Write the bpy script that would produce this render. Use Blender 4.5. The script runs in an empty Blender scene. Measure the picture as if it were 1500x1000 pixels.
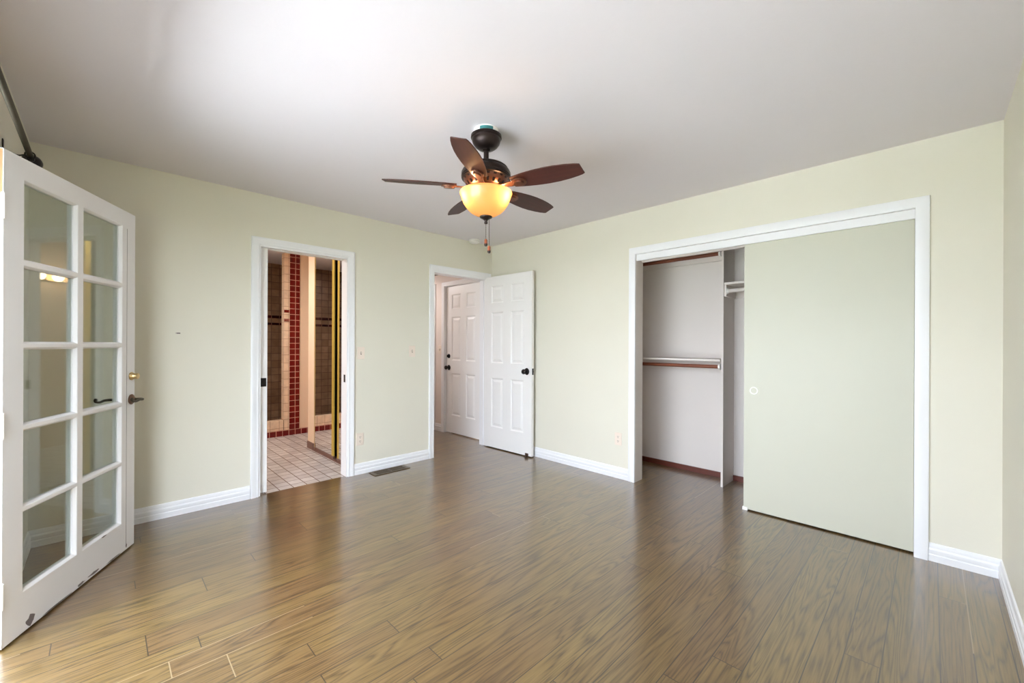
import bpy, bmesh, math, random
from mathutils import Matrix, Vector
R = math.radians
scene = bpy.context.scene
COL = scene.collection

# ------------------------------------------------------------------ camera
H = 2.44                       # ceiling height
F_PX, HY, YAW = 606.74, 503.85, 0.7787
cam_d = bpy.data.cameras.new('camera')
cam = bpy.data.objects.new('camera', cam_d)
COL.objects.link(cam)
cam_d.sensor_width = 36.0
cam_d.lens = 36.0 * F_PX / 1500.0
cam_d.clip_start = 0.02
cam_d.shift_y = (HY - 500.0) / 1500.0
fw = Vector((-math.sin(YAW), -math.cos(YAW), 0))
rt = Vector((-math.cos(YAW), math.sin(YAW), 0))
up = Vector((0, 0, 1))
m = Matrix((rt, up, -fw)).transposed().to_4x4()
cam.matrix_world = Matrix.Translation((3.4051, 3.8061, 1.2367)) @ m @ Matrix.Rotation(0.0043, 4, 'Z')
scene.camera = cam

# ------------------------------------------------------------------ colour management, world, daylight
vs = scene.view_settings
scene.display_settings.display_device = 'sRGB'
vs.view_transform = 'Standard'
vs.look = 'None'
vs.gamma = 1.0
vs.use_curve_mapping = False
vs.exposure = 1.87
cy = scene.cycles
cy.use_denoising = True
cy.max_bounces = 10
cy.diffuse_bounces = 6
cy.glossy_bounces = 6
cy.transmission_bounces = 6
cy.transparent_max_bounces = 12
cy.sample_clamp_indirect = 6.0
cy.caustics_reflective = False
cy.caustics_refractive = False

world = bpy.data.worlds.new('sky')
scene.world = world
world.use_nodes = True
wn = world.node_tree.nodes
bg = wn['Background']
bg.inputs[0].default_value = (0.78, 0.87, 1.0, 1)
bg.inputs[1].default_value = 3.9

def add_light(name, kind, loc, energy, color, target=None, **kw):
    d = bpy.data.lights.new(name, kind)
    d.energy = energy
    d.color = color
    for k, v in kw.items():
        setattr(d, k, v)
    o = bpy.data.objects.new(name, d)
    COL.objects.link(o)
    o.location = loc
    if target is not None:
        o.rotation_euler = (Vector(target) - Vector(loc)).to_track_quat('-Z', 'Y').to_euler()
    return o

sun = add_light('sun', 'SUN', (5, 2, 8), 26.0, (0.86, 0.94, 1.0), angle=R(1.0))
sun.rotation_euler = Vector((0.84, 0.10, -1.0)).to_track_quat('-Z', 'Y').to_euler()
# sky light portal in the garden doorway
portal = add_light('doorway_portal', 'AREA', (3.95, 2.07, 1.02), 1.0, (1, 1, 1), target=(0, 2.07, 1.02),
                   shape='RECTANGLE', size=1.76, size_y=2.04)
portal.data.cycles.is_portal = True
portal2 = add_light('added_window_portal', 'AREA', (3.95, 3.525, 1.48), 1.0, (1, 1, 1), target=(0, 3.525, 1.48),
                    shape='RECTANGLE', size=.85, size_y=1.16)
portal2.data.cycles.is_portal = True  # guides sky sampling through the added window
# unseen fill lights added to brighten the bathroom and hall
add_light('bathroom_fill', 'AREA', (2.65, -1.25, 2.40), 8.0, (1.0, 0.96, 0.94), target=(2.65, -1.25, 0), size=0.5)
add_light('hall_fill', 'AREA', (0.60, -1.6, 2.19), 3.0, (1.0, 0.95, 0.94), target=(0.5, -1.3, 0), size=0.4)

# ------------------------------------------------------------------ materials
def new_mat(name):
    mt = bpy.data.materials.new(name)
    mt.use_nodes = True
    nt = mt.node_tree
    b = nt.nodes['Principled BSDF']
    return mt, nt, b

def rgb(r, g, b):
    def f(c):
        c /= 255.0
        return c / 12.92 if c <= 0.04045 else ((c + 0.055) / 1.055) ** 2.4
    return (f(r), f(g), f(b), 1)

def N(nt, t, **kw):
    n = nt.nodes.new(t)
    for k, v in kw.items():
        setattr(n, k, v)
    return n

def paint(name, col, rough=0.6, var=0.03, bump=0.0, bscale=60.0, spec=0.3, metal=0.0):
    """paint with a faint procedural tone variation and optional surface texture"""
    mt, nt, b = new_mat(name)
    L = nt.links
    b.inputs['Roughness'].default_value = rough
    b.inputs['Specular IOR Level'].default_value = spec
    b.inputs['Metallic'].default_value = metal
    geo = N(nt, 'ShaderNodeNewGeometry')
    no = N(nt, 'ShaderNodeTexNoise')
    no.inputs['Scale'].default_value = 2.3
    no.inputs['Detail'].default_value = 5
    L.new(geo.outputs['Position'], no.inputs['Vector'])
    mx = N(nt, 'ShaderNodeMix', data_type='RGBA')
    mx.inputs['A'].default_value = tuple(c * (1 - var) for c in col[:3]) + (1,)
    mx.inputs['B'].default_value = tuple(min(1, c * (1 + var)) for c in col[:3]) + (1,)
    L.new(no.outputs['Fac'], mx.inputs['Factor'])
    L.new(mx.outputs['Result'], b.inputs['Base Color'])
    if bump:
        n2 = N(nt, 'ShaderNodeTexNoise')
        n2.inputs['Scale'].default_value = bscale
        n2.inputs['Detail'].default_value = 4
        L.new(geo.outputs['Position'], n2.inputs['Vector'])
        n3 = N(nt, 'ShaderNodeTexNoise')
        n3.inputs['Scale'].default_value = bscale * 0.13
        n3.inputs['Detail'].default_value = 3
        n3.inputs['Distortion'].default_value = 1.5
        L.new(geo.outputs['Position'], n3.inputs['Vector'])
        ad = N(nt, 'ShaderNodeMath', operation='ADD')
        L.new(n2.outputs['Fac'], ad.inputs[0])
        L.new(n3.outputs['Fac'], ad.inputs[1])
        bp = N(nt, 'ShaderNodeBump')
        bp.inputs['Strength'].default_value = bump
        bp.inputs['Distance'].default_value = 0.004
        L.new(ad.outputs[0], bp.inputs['Height'])
        L.new(bp.outputs['Normal'], b.inputs['Normal'])
    return mt

def tile(name, axes, size, cols, mortar, offs=(0, 0), rough=0.25, msize=0.035, tint=0.5):
    """square ceramic tiles laid in world metres on the plane of the two axes"""
    mt, nt, b = new_mat(name)
    L = nt.links
    geo = N(nt, 'ShaderNodeNewGeometry')
    sep = N(nt, 'ShaderNodeSeparateXYZ')
    L.new(geo.outputs['Position'], sep.inputs[0])
    cmb = N(nt, 'ShaderNodeCombineXYZ')
    for i, ax in enumerate(axes):
        ma = N(nt, 'ShaderNodeMath', operation='ADD')
        ma.inputs[1].default_value = offs[i]
        L.new(sep.outputs[ax], ma.inputs[0])
        L.new(ma.outputs[0], cmb.inputs[i])
    br = N(nt, 'ShaderNodeTexBrick', offset=0.0, squash=1.0)
    br.inputs['Scale'].default_value = 1.0
    br.inputs['Brick Width'].default_value = size
    br.inputs['Row Height'].default_value = size
    br.inputs['Mortar Size'].default_value = size * msize
    br.inputs['Mortar Smooth'].default_value = 0.1
    br.inputs['Bias'].default_value = 0.0
    br.inputs['Color1'].default_value = cols[0]
    br.inputs['Color2'].default_value = cols[1]
    br.inputs['Mortar'].default_value = mortar
    L.new(cmb.outputs[0], br.inputs['Vector'])
    no = N(nt, 'ShaderNodeTexNoise')
    no.inputs['Scale'].default_value = 14.0
    no.inputs['Detail'].default_value = 6
    L.new(geo.outputs['Position'], no.inputs['Vector'])
    mp = N(nt, 'ShaderNodeMapRange')
    mp.inputs['From Min'].default_value = 0.3
    mp.inputs['From Max'].default_value = 0.7
    mp.inputs['To Min'].default_value = 1 - tint * 0.3
    mp.inputs['To Max'].default_value = 1 + tint * 0.15
    L.new(no.outputs['Fac'], mp.inputs['Value'])
    mx = N(nt, 'ShaderNodeMix', data_type='RGBA', blend_type='MULTIPLY')
    mx.inputs['Factor'].default_value = 1.0
    L.new(br.outputs['Color'], mx.inputs['A'])
    L.new(mp.outputs['Result'], mx.inputs['B'])
    L.new(mx.outputs['Result'], b.inputs['Base Color'])
    mr = N(nt, 'ShaderNodeMapRange')
    mr.inputs['To Min'].default_value = rough
    mr.inputs['To Max'].default_value = 0.8
    L.new(br.outputs['Fac'], mr.inputs['Value'])
    L.new(mr.outputs['Result'], b.inputs['Roughness'])
    bp = N(nt, 'ShaderNodeBump', invert=True)
    bp.inputs['Strength'].default_value = 0.4
    bp.inputs['Distance'].default_value = 0.002
    L.new(br.outputs['Fac'], bp.inputs['Height'])
    L.new(bp.outputs['Normal'], b.inputs['Normal'])
    return mt

def floor_mat():
    """stained oak strip floor, boards running along X in a cycle of three widths"""
    mt, nt, b = new_mat('oak_floor')
    L = nt.links
    def M(op, a, c=None, d=None, clamp=False):
        n = N(nt, 'ShaderNodeMath', operation=op, use_clamp=clamp)
        for i, v in enumerate((a, c, d)):
            if v is None:
                continue
            if isinstance(v, (int, float)):
                n.inputs[i].default_value = v
            else:
                L.new(v, n.inputs[i])
        return n.outputs[0]
    geo = N(nt, 'ShaderNodeNewGeometry')
    sep = N(nt, 'ShaderNodeSeparateXYZ')
    L.new(geo.outputs['Position'], sep.inputs[0])
    X, Y = sep.outputs[0], sep.outputs[1]
    PER = 0.366
    c1, c2 = 0.161, 0.256
    y0 = M('ADD', Y, -3.306 + PER * 20)
    cyc = M('FLOOR', M('DIVIDE', y0, PER))
    t = M('SUBTRACT', y0, M('MULTIPLY', cyc, PER))
    g1 = M('GREATER_THAN', t, c1)
    g2 = M('GREATER_THAN', t, c2)
    row = M('ADD', M('MULTIPLY', cyc, 3.0), M('ADD', g1, g2))
    # distance to the nearest long seam
    d0 = M('ABSOLUTE', t)
    d1 = M('ABSOLUTE', M('SUBTRACT', t, c1))
    d2 = M('ABSOLUTE', M('SUBTRACT', t, c2))
    d3 = M('ABSOLUTE', M('SUBTRACT', t, PER))
    dl = M('MINIMUM', M('MINIMUM', d0, d1), M('MINIMUM', d2, d3))
    wn1 = N(nt, 'ShaderNodeTexWhiteNoise', noise_dimensions='1D')
    L.new(row, wn1.inputs['W'])
    LEN = 1.9
    x0 = M('ADD', M('ADD', X, 20.0), M('MULTIPLY', wn1.outputs['Value'], 9.7))
    seg = M('FLOOR', M('DIVIDE', x0, LEN))
    tx = M('SUBTRACT', x0, M('MULTIPLY', seg, LEN))
    dx = M('MINIMUM', tx, M('SUBTRACT', LEN, tx))
    dmin = M('MINIMUM', dl, dx)
    seam = M('LESS_THAN', dmin, 0.0019)
    # one random value per board
    wn2 = N(nt, 'ShaderNodeTexWhiteNoise', noise_dimensions='2D')
    cb = N(nt, 'ShaderNodeCombineXYZ')
    L.new(row, cb.inputs[0])
    L.new(seg, cb.inputs[1])
    L.new(cb.outputs[0], wn2.inputs['Vector'])
    rnd = wn2.outputs['Value']
    # grain
    gv = N(nt, 'ShaderNodeCombineXYZ')
    L.new(M('ADD', M('MULTIPLY', X, 0.38), M('MULTIPLY', rnd, 37.0)), gv.inputs[0])
    L.new(M('MULTIPLY', Y, 6.0), gv.inputs[1])
    L.new(M('MULTIPLY', rnd, 11.0), gv.inputs[2])
    n1 = N(nt, 'ShaderNodeTexNoise')
    n1.inputs['Scale'].default_value = 1.6
    n1.inputs['Detail'].default_value = 2.5
    n1.inputs['Distortion'].default_value = 0.5
    L.new(gv.outputs[0], n1.inputs['Vector'])
    rings = M('MULTIPLY', M('ADD', M('SINE', M('MULTIPLY', n1.outputs['Fac'], 110.0)), 1.0), 0.5)
    fv = N(nt, 'ShaderNodeCombineXYZ')
    L.new(M('ADD', M('MULTIPLY', X, 7.0), M('MULTIPLY', rnd, 91.0)), fv.inputs[0])
    L.new(M('MULTIPLY', Y, 160.0), fv.inputs[1])
    n2 = N(nt, 'ShaderNodeTexNoise')
    n2.inputs['Scale'].default_value = 1.0
    n2.inputs['Detail'].default_value = 4
    L.new(fv.outputs[0], n2.inputs['Vector'])
    n3 = N(nt, 'ShaderNodeTexNoise')
    n3.inputs['Scale'].default_value = 1.3
    n3.inputs['Detail'].default_value = 3
    L.new(geo.outputs['Position'], n3.inputs['Vector'])
    val = M('ADD', M('MULTIPLY', M('POWER', rings, 0.55), 0.27), M('MULTIPLY', n2.outputs['Fac'], 0.62))
    ramp = N(nt, 'ShaderNodeValToRGB')
    e = ramp.color_ramp.elements
    e[0].position, e[0].color = 0.15, FLOOR_C[0]
    e[1].position, e[1].color = 0.78, FLOOR_C[2]
    em = e.new(0.45)
    em.color = FLOOR_C[1]
    L.new(val, ramp.inputs['Fac'])
    mul = M('ADD', 0.84, M('ADD', M('MULTIPLY', rnd, 0.20), M('MULTIPLY', M('SUBTRACT', n3.outputs['Fac'], 0.5), 0.35)))
    mx = N(nt, 'ShaderNodeMix', data_type='RGBA', blend_type='MULTIPLY')
    mx.inputs['Factor'].default_value = 1.0
    L.new(ramp.outputs['Color'], mx.inputs['A'])
    L.new(mul, mx.inputs['B'])
    hs = N(nt, 'ShaderNodeHueSaturation')
    L.new(M('ADD', 0.493, M('MULTIPLY', wn2.outputs['Value'], 0.014)), hs.inputs['Hue'])
    L.new(mx.outputs['Result'], hs.inputs['Color'])
    # seams are dark, a few filled pale
    wn3 = N(nt, 'ShaderNodeTexWhiteNoise', noise_dimensions='1D')
    L.new(M('ADD', M('FLOOR', M('MULTIPLY', Y, 11.0)), M('MULTIPLY', M('FLOOR', M('MULTIPLY', X, 1.1)), 57.0)), wn3.inputs['W'])
    pale = M('GREATER_THAN', wn3.outputs['Value'], 0.86)
    sc = N(nt, 'ShaderNodeMix', data_type='RGBA')
    sc.inputs['A'].default_value = rgb(44, 34, 24)
    sc.inputs['B'].default_value = rgb(150, 130, 98)
    L.new(pale, sc.inputs['Factor'])
    fin = N(nt, 'ShaderNodeMix', data_type='RGBA')
    L.new(M('MULTIPLY', seam, 0.95), fin.inputs['Factor'])
    L.new(hs.outputs['Color'], fin.inputs['A'])
    L.new(sc.outputs['Result'], fin.inputs['B'])
    L.new(fin.outputs['Result'], b.inputs['Base Color'])
    L.new(M('ADD', 0.26, M('MULTIPLY', val, 0.16)), b.inputs['Roughness'])
    b.inputs['Specular IOR Level'].default_value = 0.8
    b.inputs['Coat Weight'].default_value = 1.0
    b.inputs['Coat IOR'].default_value = 1.66
    b.inputs['Coat Roughness'].default_value = 0.2
    bp = N(nt, 'ShaderNodeBump')
    bp.inputs['Strength'].default_value = 0.18
    bp.inputs['Distance'].default_value = 0.001
    L.new(M('SUBTRACT', M('MULTIPLY', val, -0.5), M('MULTIPLY', seam, 1.5)), bp.inputs['Height'])
    L.new(bp.outputs['Normal'], b.inputs['Normal'])
    return mt

def wood(name, dark, light, axis=0, scale=14.0, rough=0.4):
    mt, nt, b = new_mat(name)
    L = nt.links
    tc = N(nt, 'ShaderNodeTexCoord')
    mp = N(nt, 'ShaderNodeMapping')
    s = [scale * 6] * 3
    s[axis] = scale * 0.5
    mp.inputs['Scale'].default_value = s
    L.new(tc.outputs['Object'], mp.inputs['Vector'])
    no = N(nt, 'ShaderNodeTexNoise')
    no.inputs['Scale'].default_value = 1.0
    no.inputs['Detail'].default_value = 6
    no.inputs['Distortion'].default_value = 0.6
    L.new(mp.outputs[0], no.inputs['Vector'])
    mx = N(nt, 'ShaderNodeMix', data_type='RGBA')
    mx.inputs['A'].default_value = dark
    mx.inputs['B'].default_value = light
    L.new(no.outputs['Fac'], mx.inputs['Factor'])
    L.new(mx.outputs['Result'], b.inputs['Base Color'])
    b.inputs['Roughness'].default_value = rough
    return mt

def metal(name, col, rough=0.35, var=0.25, metallic=0.9):
    mt, nt, b = new_mat(name)
    L = nt.links
    tc = N(nt, 'ShaderNodeTexCoord')
    no = N(nt, 'ShaderNodeTexNoise')
    no.inputs['Scale'].default_value = 40
    no.inputs['Detail'].default_value = 4
    L.new(tc.outputs['Object'], no.inputs['Vector'])
    mx = N(nt, 'ShaderNodeMix', data_type='RGBA')
    mx.inputs['A'].default_value = tuple(c * (1 - var) for c in col[:3]) + (1,)
    mx.inputs['B'].default_value = tuple(min(1, c * (1 + var)) for c in col[:3]) + (1,)
    L.new(no.outputs['Fac'], mx.inputs['Factor'])
    L.new(mx.outputs['Result'], b.inputs['Base Color'])
    b.inputs['Metallic'].default_value = metallic
    b.inputs['Roughness'].default_value = rough
    return mt

def glass_mat():
    mt = bpy.data.materials.new('window_glass')
    mt.use_nodes = True
    nt = mt.node_tree
    nt.nodes.clear()
    L = nt.links
    out = N(nt, 'ShaderNodeOutputMaterial')
    tr = N(nt, 'ShaderNodeBsdfTransparent')
    tr.inputs['Color'].default_value = (0.90, 0.94, 0.92, 1)
    gl = N(nt, 'ShaderNodeBsdfGlossy')
    gl.inputs['Roughness'].default_value = 0.0
    fr = N(nt, 'ShaderNodeFresnel')
    gm = N(nt, 'ShaderNodeNewGeometry')
    io = N(nt, 'ShaderNodeMapRange')          # same reflectance on both faces of the pane
    io.inputs['To Min'].default_value = 1.52
    io.inputs['To Max'].default_value = 1 / 1.52
    L.new(gm.outputs['Backfacing'], io.inputs['Value'])
    L.new(io.outputs['Result'], fr.inputs['IOR'])
    no = N(nt, 'ShaderNodeTexNoise')
    no.inputs['Scale'].default_value = 5.0
    bp = N(nt, 'ShaderNodeBump')
    bp.inputs['Strength'].default_value = 0.02
    bp.inputs['Distance'].default_value = 0.003
    tc = N(nt, 'ShaderNodeTexCoord')
    L.new(tc.outputs['Object'], no.inputs['Vector'])
    L.new(no.outputs['Fac'], bp.inputs['Height'])
    L.new(bp.outputs['Normal'], gl.inputs['Normal'])
    mx = N(nt, 'ShaderNodeMixShader')
    L.new(fr.outputs[0], mx.inputs[0])
    L.new(tr.outputs[0], mx.inputs[1])
    L.new(gl.outputs[0], mx.inputs[2])
    L.new(mx.outputs[0], out.inputs[0])
    return mt

def bowl_mat():
    """amber scavo glass of the fan light: lets lamp light through diffusely"""
    mt = bpy.data.materials.new('amber_glass')
    mt.use_nodes = True
    nt = mt.node_tree
    nt.nodes.clear()
    L = nt.links
    out = N(nt, 'ShaderNodeOutputMaterial')
    tc = N(nt, 'ShaderNodeTexCoord')
    no = N(nt, 'ShaderNodeTexNoise')
    no.inputs['Scale'].default_value = 18.0
    no.inputs['Detail'].default_value = 5
    L.new(tc.outputs['Object'], no.inputs['Vector'])
    mc = N(nt, 'ShaderNodeMix', data_type='RGBA')
    mc.inputs['A'].default_value = (0.46, 0.28, 0.12, 1)
    mc.inputs['B'].default_value = (0.50, 0.33, 0.16, 1)
    L.new(no.outputs['Fac'], mc.inputs['Factor'])
    tl = N(nt, 'ShaderNodeBsdfTranslucent')
    L.new(mc.outputs['Result'], tl.inputs['Color'])
    df = N(nt, 'ShaderNodeBsdfDiffuse')
    L.new(mc.outputs['Result'], df.inputs['Color'])
    m1 = N(nt, 'ShaderNodeMixShader')
    m1.inputs[0].default_value = 0.2
    L.new(tl.outputs[0], m1.inputs[1])
    L.new(df.outputs[0], m1.inputs[2])
    gl = N(nt, 'ShaderNodeBsdfGlossy')
    gl.inputs['Roughness'].default_value = 0.25
    m2 = N(nt, 'ShaderNodeMixShader')
    m2.inputs[0].default_value = 0.05
    L.new(m1.outputs[0], m2.inputs[1])
    L.new(gl.outputs[0], m2.inputs[2])
    L.new(m2.outputs[0], out.inputs[0])
    return mt

def emit_mat(name, col, strength):
    mt, nt, b = new_mat(name)
    b.inputs['Base Color'].default_value = col
    b.inputs['Emission Color'].default_value = col
    b.inputs['Emission Strength'].default_value = strength
    return mt

FLOOR_C = (rgb(50, 34, 15), rgb(108, 83, 45), rgb(136, 109, 67))
M_WALL = paint('green_wall_paint', rgb(224, 220, 205), 0.55, 0.02, 0.10, 55)
M_CEIL = paint('ceiling_paint', rgb(224, 219, 223), 0.7, 0.015, 0.12, 40)
M_TRIM = paint('white_trim_paint', rgb(238, 238, 240), 0.32, 0.01, spec=0.45)
M_DOOR = paint('white_door_paint', rgb(238, 236, 234), 0.35, 0.01, spec=0.4)
M_FRENCH = paint('worn_white_door_paint', rgb(232, 230, 230), 0.38, 0.02, spec=0.4)
M_CLOSET = paint('closet_white_paint', rgb(226, 218, 212), 0.6, 0.02, 0.05, 60)
M_SLIDER = paint('pale_green_door_paint', rgb(202, 201, 185), 0.42, 0.012, spec=0.35)
M_HALL = paint('hall_cream_paint', rgb(230, 218, 210), 0.6, 0.02)
M_PEACH = paint('bathroom_peach_paint', rgb(236, 210, 182), 0.55, 0.02)
M_BLACK = paint('painted_cavity_shade', rgb(14, 12, 11), 0.8, 0.1)  # black paint standing in for the shade inside the mirrored closet
M_FLOOR = floor_mat()
M_BTILE = tile('bathroom_floor_tile', (0, 1), 0.108, (rgb(218, 212, 208), rgb(190, 182, 178)), rgb(120, 96, 84), (0.03, 0.02), 0.3)
M_STILE_B = tile('shower_tile_back', (0, 2), 0.108, (rgb(146, 116, 90), rgb(124, 96, 72)), rgb(84, 54, 38), (0.02, 0.0))
M_STILE_S = tile('shower_tile_side', (1, 2), 0.108, (rgb(146, 116, 90), rgb(124, 96, 72)), rgb(84, 54, 38), (0.02, 0.0))
M_CURB = tile('shower_curb_tile', (0, 2), 0.108, (rgb(238, 212, 184), rgb(228, 200, 172)), rgb(170, 130, 104), (-0.015, 0.0), msize=0.025)
M_RED = tile('red_tile', (0, 2), 0.0775, (rgb(120, 20, 17), rgb(100, 13, 13)), rgb(226, 170, 150), (0.0, 0.0035), 0.18, 0.04)
M_DARKTILE = tile('dark_band_tile', (0, 2), 0.108, (rgb(60, 16, 14), rgb(44, 12, 12)), rgb(120, 80, 56), (0.02, 0.02), 0.2)
M_BROWNTILE = paint('brown_base_tile', rgb(120, 88, 76), 0.3, 0.1)
M_BRONZE = metal('dark_bronze', rgb(52, 42, 40), 0.38, 0.2, 0.75)
M_BLADE = wood('walnut_blade', rgb(46, 17, 12), rgb(84, 36, 27), 0, 5.0, 0.5)
M_BRONZE_LAMPLIT = metal('bronze_painted_lamplight', rgb(122, 82, 66), 0.32, 0.2, 0.8)  # bronze with the warm lamplight painted into its colour
M_AMBER = bowl_mat()
M_FOB = wood('pull_fob_wood', rgb(120, 58, 34), rgb(170, 92, 58), 2, 30, 0.4)
M_CHAIN = metal('chain_metal', rgb(96, 84, 74), 0.35)
M_BLACKM = metal('black_iron', rgb(30, 25, 24), 0.4, 0.3, 0.6)
M_IRON = metal('aged_iron', rgb(62, 56, 42), 0.5, 0.35, 0.7)
M_ROSE = metal('copper_rose', rgb(120, 92, 76), 0.45, 0.3, 0.8)
M_BRASS = metal('satin_brass', rgb(206, 178, 128), 0.28, 0.12, 0.95)
M_GOLD = metal('gold_frame', rgb(214, 184, 84), 0.38, 0.06, 0.55)
M_MIRROR = metal('mirror', (0.92, 0.92, 0.92, 1), 0.0, 0.0, 1.0)
M_GLASS = glass_mat()
M_STEEL = metal('grey_hinge_steel', rgb(110, 106, 102), 0.4)
M_IVORY = paint('ivory_plastic', rgb(234, 220, 206), 0.35, 0.01, spec=0.5)
M_WPLASTIC = paint('white_plastic', rgb(240, 238, 234), 0.4, 0.01)
M_SLOT = paint('slot_black', rgb(40, 36, 32), 0.6)
M_REG = metal('brown_register', rgb(98, 82, 58), 0.4, 0.2, 0.4)
M_RODWOOD = wood('brown_rod_wood', rgb(96, 46, 28), rgb(142, 78, 50), 1, 10, 0.45)
M_BASEWOOD = wood('mahogany_base', rgb(70, 26, 16), rgb(116, 54, 36), 1, 10, 0.45)
M_CHIP = paint('chipped_primer', rgb(120, 110, 108), 0.7, 0.2)
M_RAW = wood('bare_wood', rgb(150, 78, 44), rgb(196, 118, 74), 2, 20, 0.7)
M_TEAL = paint('old_teal_paint', rgb(64, 128, 130), 0.6, 0.1)
M_PATIO = paint('patio_concrete', rgb(206, 206, 204), 0.9, 0.06)
M_RUBBER = paint('brown_rubber', rgb(80, 58, 44), 0.7)
M_DECK = paint('added_dark_deck', rgb(112, 110, 108), 0.85, 0.15)  # for the unseen deck, added dark to cut bounce near the doorway
M_LAWN = paint('lawn_green', rgb(88, 92, 72), 0.95, 0.3)
M_MULCH = paint('mulch', rgb(112, 104, 98), 0.95, 0.3)
M_STUCCO = paint('stucco', rgb(222, 214, 200), 0.9, 0.04)

# ------------------------------------------------------------------ mesh building
class MB:
    def __init__(self):
        self.v, self.f, self.mi = [], [], []
        self.M = Matrix.Identity(4)
    def add(self, vs_, fs, mi=0):
        o = len(self.v)
        self.v += [self.M @ Vector(p) for p in vs_]
        self.f += [tuple(i + o for i in f) for f in fs]
        self.mi += [mi] * len(fs)
    def box(self, x0, x1, y0, y1, z0, z1, mi=0):
        self.add([(x0, y0, z0), (x1, y0, z0), (x1, y1, z0), (x0, y1, z0), (x0, y0, z1), (x1, y0, z1), (x1, y1, z1), (x0, y1, z1)],
                 [(0, 3, 2, 1), (4, 5, 6, 7), (0, 1, 5, 4), (1, 2, 6, 5), (2, 3, 7, 6), (3, 0, 4, 7)], mi)
    def lathe(self, prof, seg=32, axis='z', org=(0, 0, 0), mi=0, close=True):
        A = {'z': Matrix.Identity(4), 'y': Matrix.Rotation(R(-90), 4, 'X'), '-y': Matrix.Rotation(R(90), 4, 'X'),
             'x': Matrix.Rotation(R(90), 4, 'Y'), '-x': Matrix.Rotation(R(-90), 4, 'Y'), '-z': Matrix.Rotation(R(180), 4, 'X')}[axis]
        T = Matrix.Translation(org) @ A
        vs_, fs = [], []
        n = len(prof)
        for r, z in prof:
            for k in range(seg):
                a = 2 * math.pi * k / seg
                vs_.append(T @ Vector((r * math.cos(a), r * math.sin(a), z)))
        for i in range(n - 1):
            for k in range(seg):
                k2 = (k + 1) % seg
                fs.append((i * seg + k, i * seg + k2, (i + 1) * seg + k2, (i + 1) * seg + k))
        if close:
            fs.append(tuple(range(seg))[::-1])
            fs.append(tuple((n - 1) * seg + k for k in range(seg)))
        self.add(vs_, fs, mi)
    def tube(self, pts, r, seg=10, mi=0):
        pts = [Vector(p) for p in pts]
        rs = r if isinstance(r, (list, tuple)) else [r] * len(pts)
        vs_, fs = [], []
        t0 = (pts[1] - pts[0]).normalized()
        nrm = t0.orthogonal().normalized()
        for i, p in enumerate(pts):
            a = pts[max(i - 1, 0)]
            b = pts[min(i + 1, len(pts) - 1)]
            t = (b - a).normalized()
            nrm = (nrm - t * nrm.dot(t)).normalized()
            bi = t.cross(nrm)
            for k in range(seg):
                an = 2 * math.pi * k / seg
                vs_.append(p + (nrm * math.cos(an) + bi * math.sin(an)) * rs[i])
        for i in range(len(pts) - 1):
            for k in range(seg):
                k2 = (k + 1) % seg
                fs.append((i * seg + k, i * seg + k2, (i + 1) * seg + k2, (i + 1) * seg + k))
        fs.append(tuple(range(seg))[::-1])
        fs.append(tuple((len(pts) - 1) * seg + k for k in range(seg)))
        self.add(vs_, fs, mi)
    def prism(self, poly, z0, z1, mi=0):
        n = len(poly)
        vs_ = [(x, y, z0) for x, y in poly] + [(x, y, z1) for x, y in poly]
        fs = [tuple(range(n))[::-1], tuple(range(n, 2 * n))]
        fs += [(k, (k + 1) % n, n + (k + 1) % n, n + k) for k in range(n)]
        self.add(vs_, fs, mi)
    def build(self, name, mats, parent=None, smooth=None, bevel=0.0, bseg=2):
        me = bpy.data.meshes.new(name)
        me.from_pydata([tuple(p) for p in self.v], [], self.f)
        mats = mats if isinstance(mats, (list, tuple)) else [mats]
        for mt in mats:
            me.materials.append(mt)
        me.polygons.foreach_set('material_index', self.mi)
        bm = bmesh.new()
        bm.from_mesh(me)
        bmesh.ops.remove_doubles(bm, verts=bm.verts, dist=1e-5)
        bmesh.ops.recalc_face_normals(bm, faces=bm.faces)
        if bevel:
            ed = [e for e in bm.edges if len(e.link_faces) == 2 and e.calc_face_angle(0) > R(40)]
            bmesh.ops.bevel(bm, geom=ed, offset=bevel, segments=bseg, profile=0.5, affect='EDGES', clamp_overlap=True)
        bm.to_mesh(me)
        bm.free()
        if smooth:
            me.polygons.foreach_set('use_smooth', [True] * len(me.polygons))
            me.set_sharp_from_angle(angle=R(smooth))
        o = bpy.data.objects.new(name, me)
        COL.objects.link(o)
        if parent is not None:
            o.parent = parent
        return o

def tag(o, label, cat=None, group=None, kind=None):
    if label:
        o['label'] = label
    if cat:
        o['category'] = cat
    if group:
        o['group'] = group
    if kind:
        o['kind'] = kind
    return o

def S(o, label, cat):
    return tag(o, label, cat, kind='structure')

def empty(name, loc, rotz=0.0):
    o = bpy.data.objects.new(name, None)
    o.empty_display_size = 0.1
    COL.objects.link(o)
    o.location = loc
    o.rotation_euler = (0, 0, rotz)
    return o

def boxes(name, lst, mats, parent=None, bevel=0.0):
    mb = MB()
    for b in lst:
        mb.box(*b)
    return mb.build(name, mats, parent, bevel=bevel)

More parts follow.
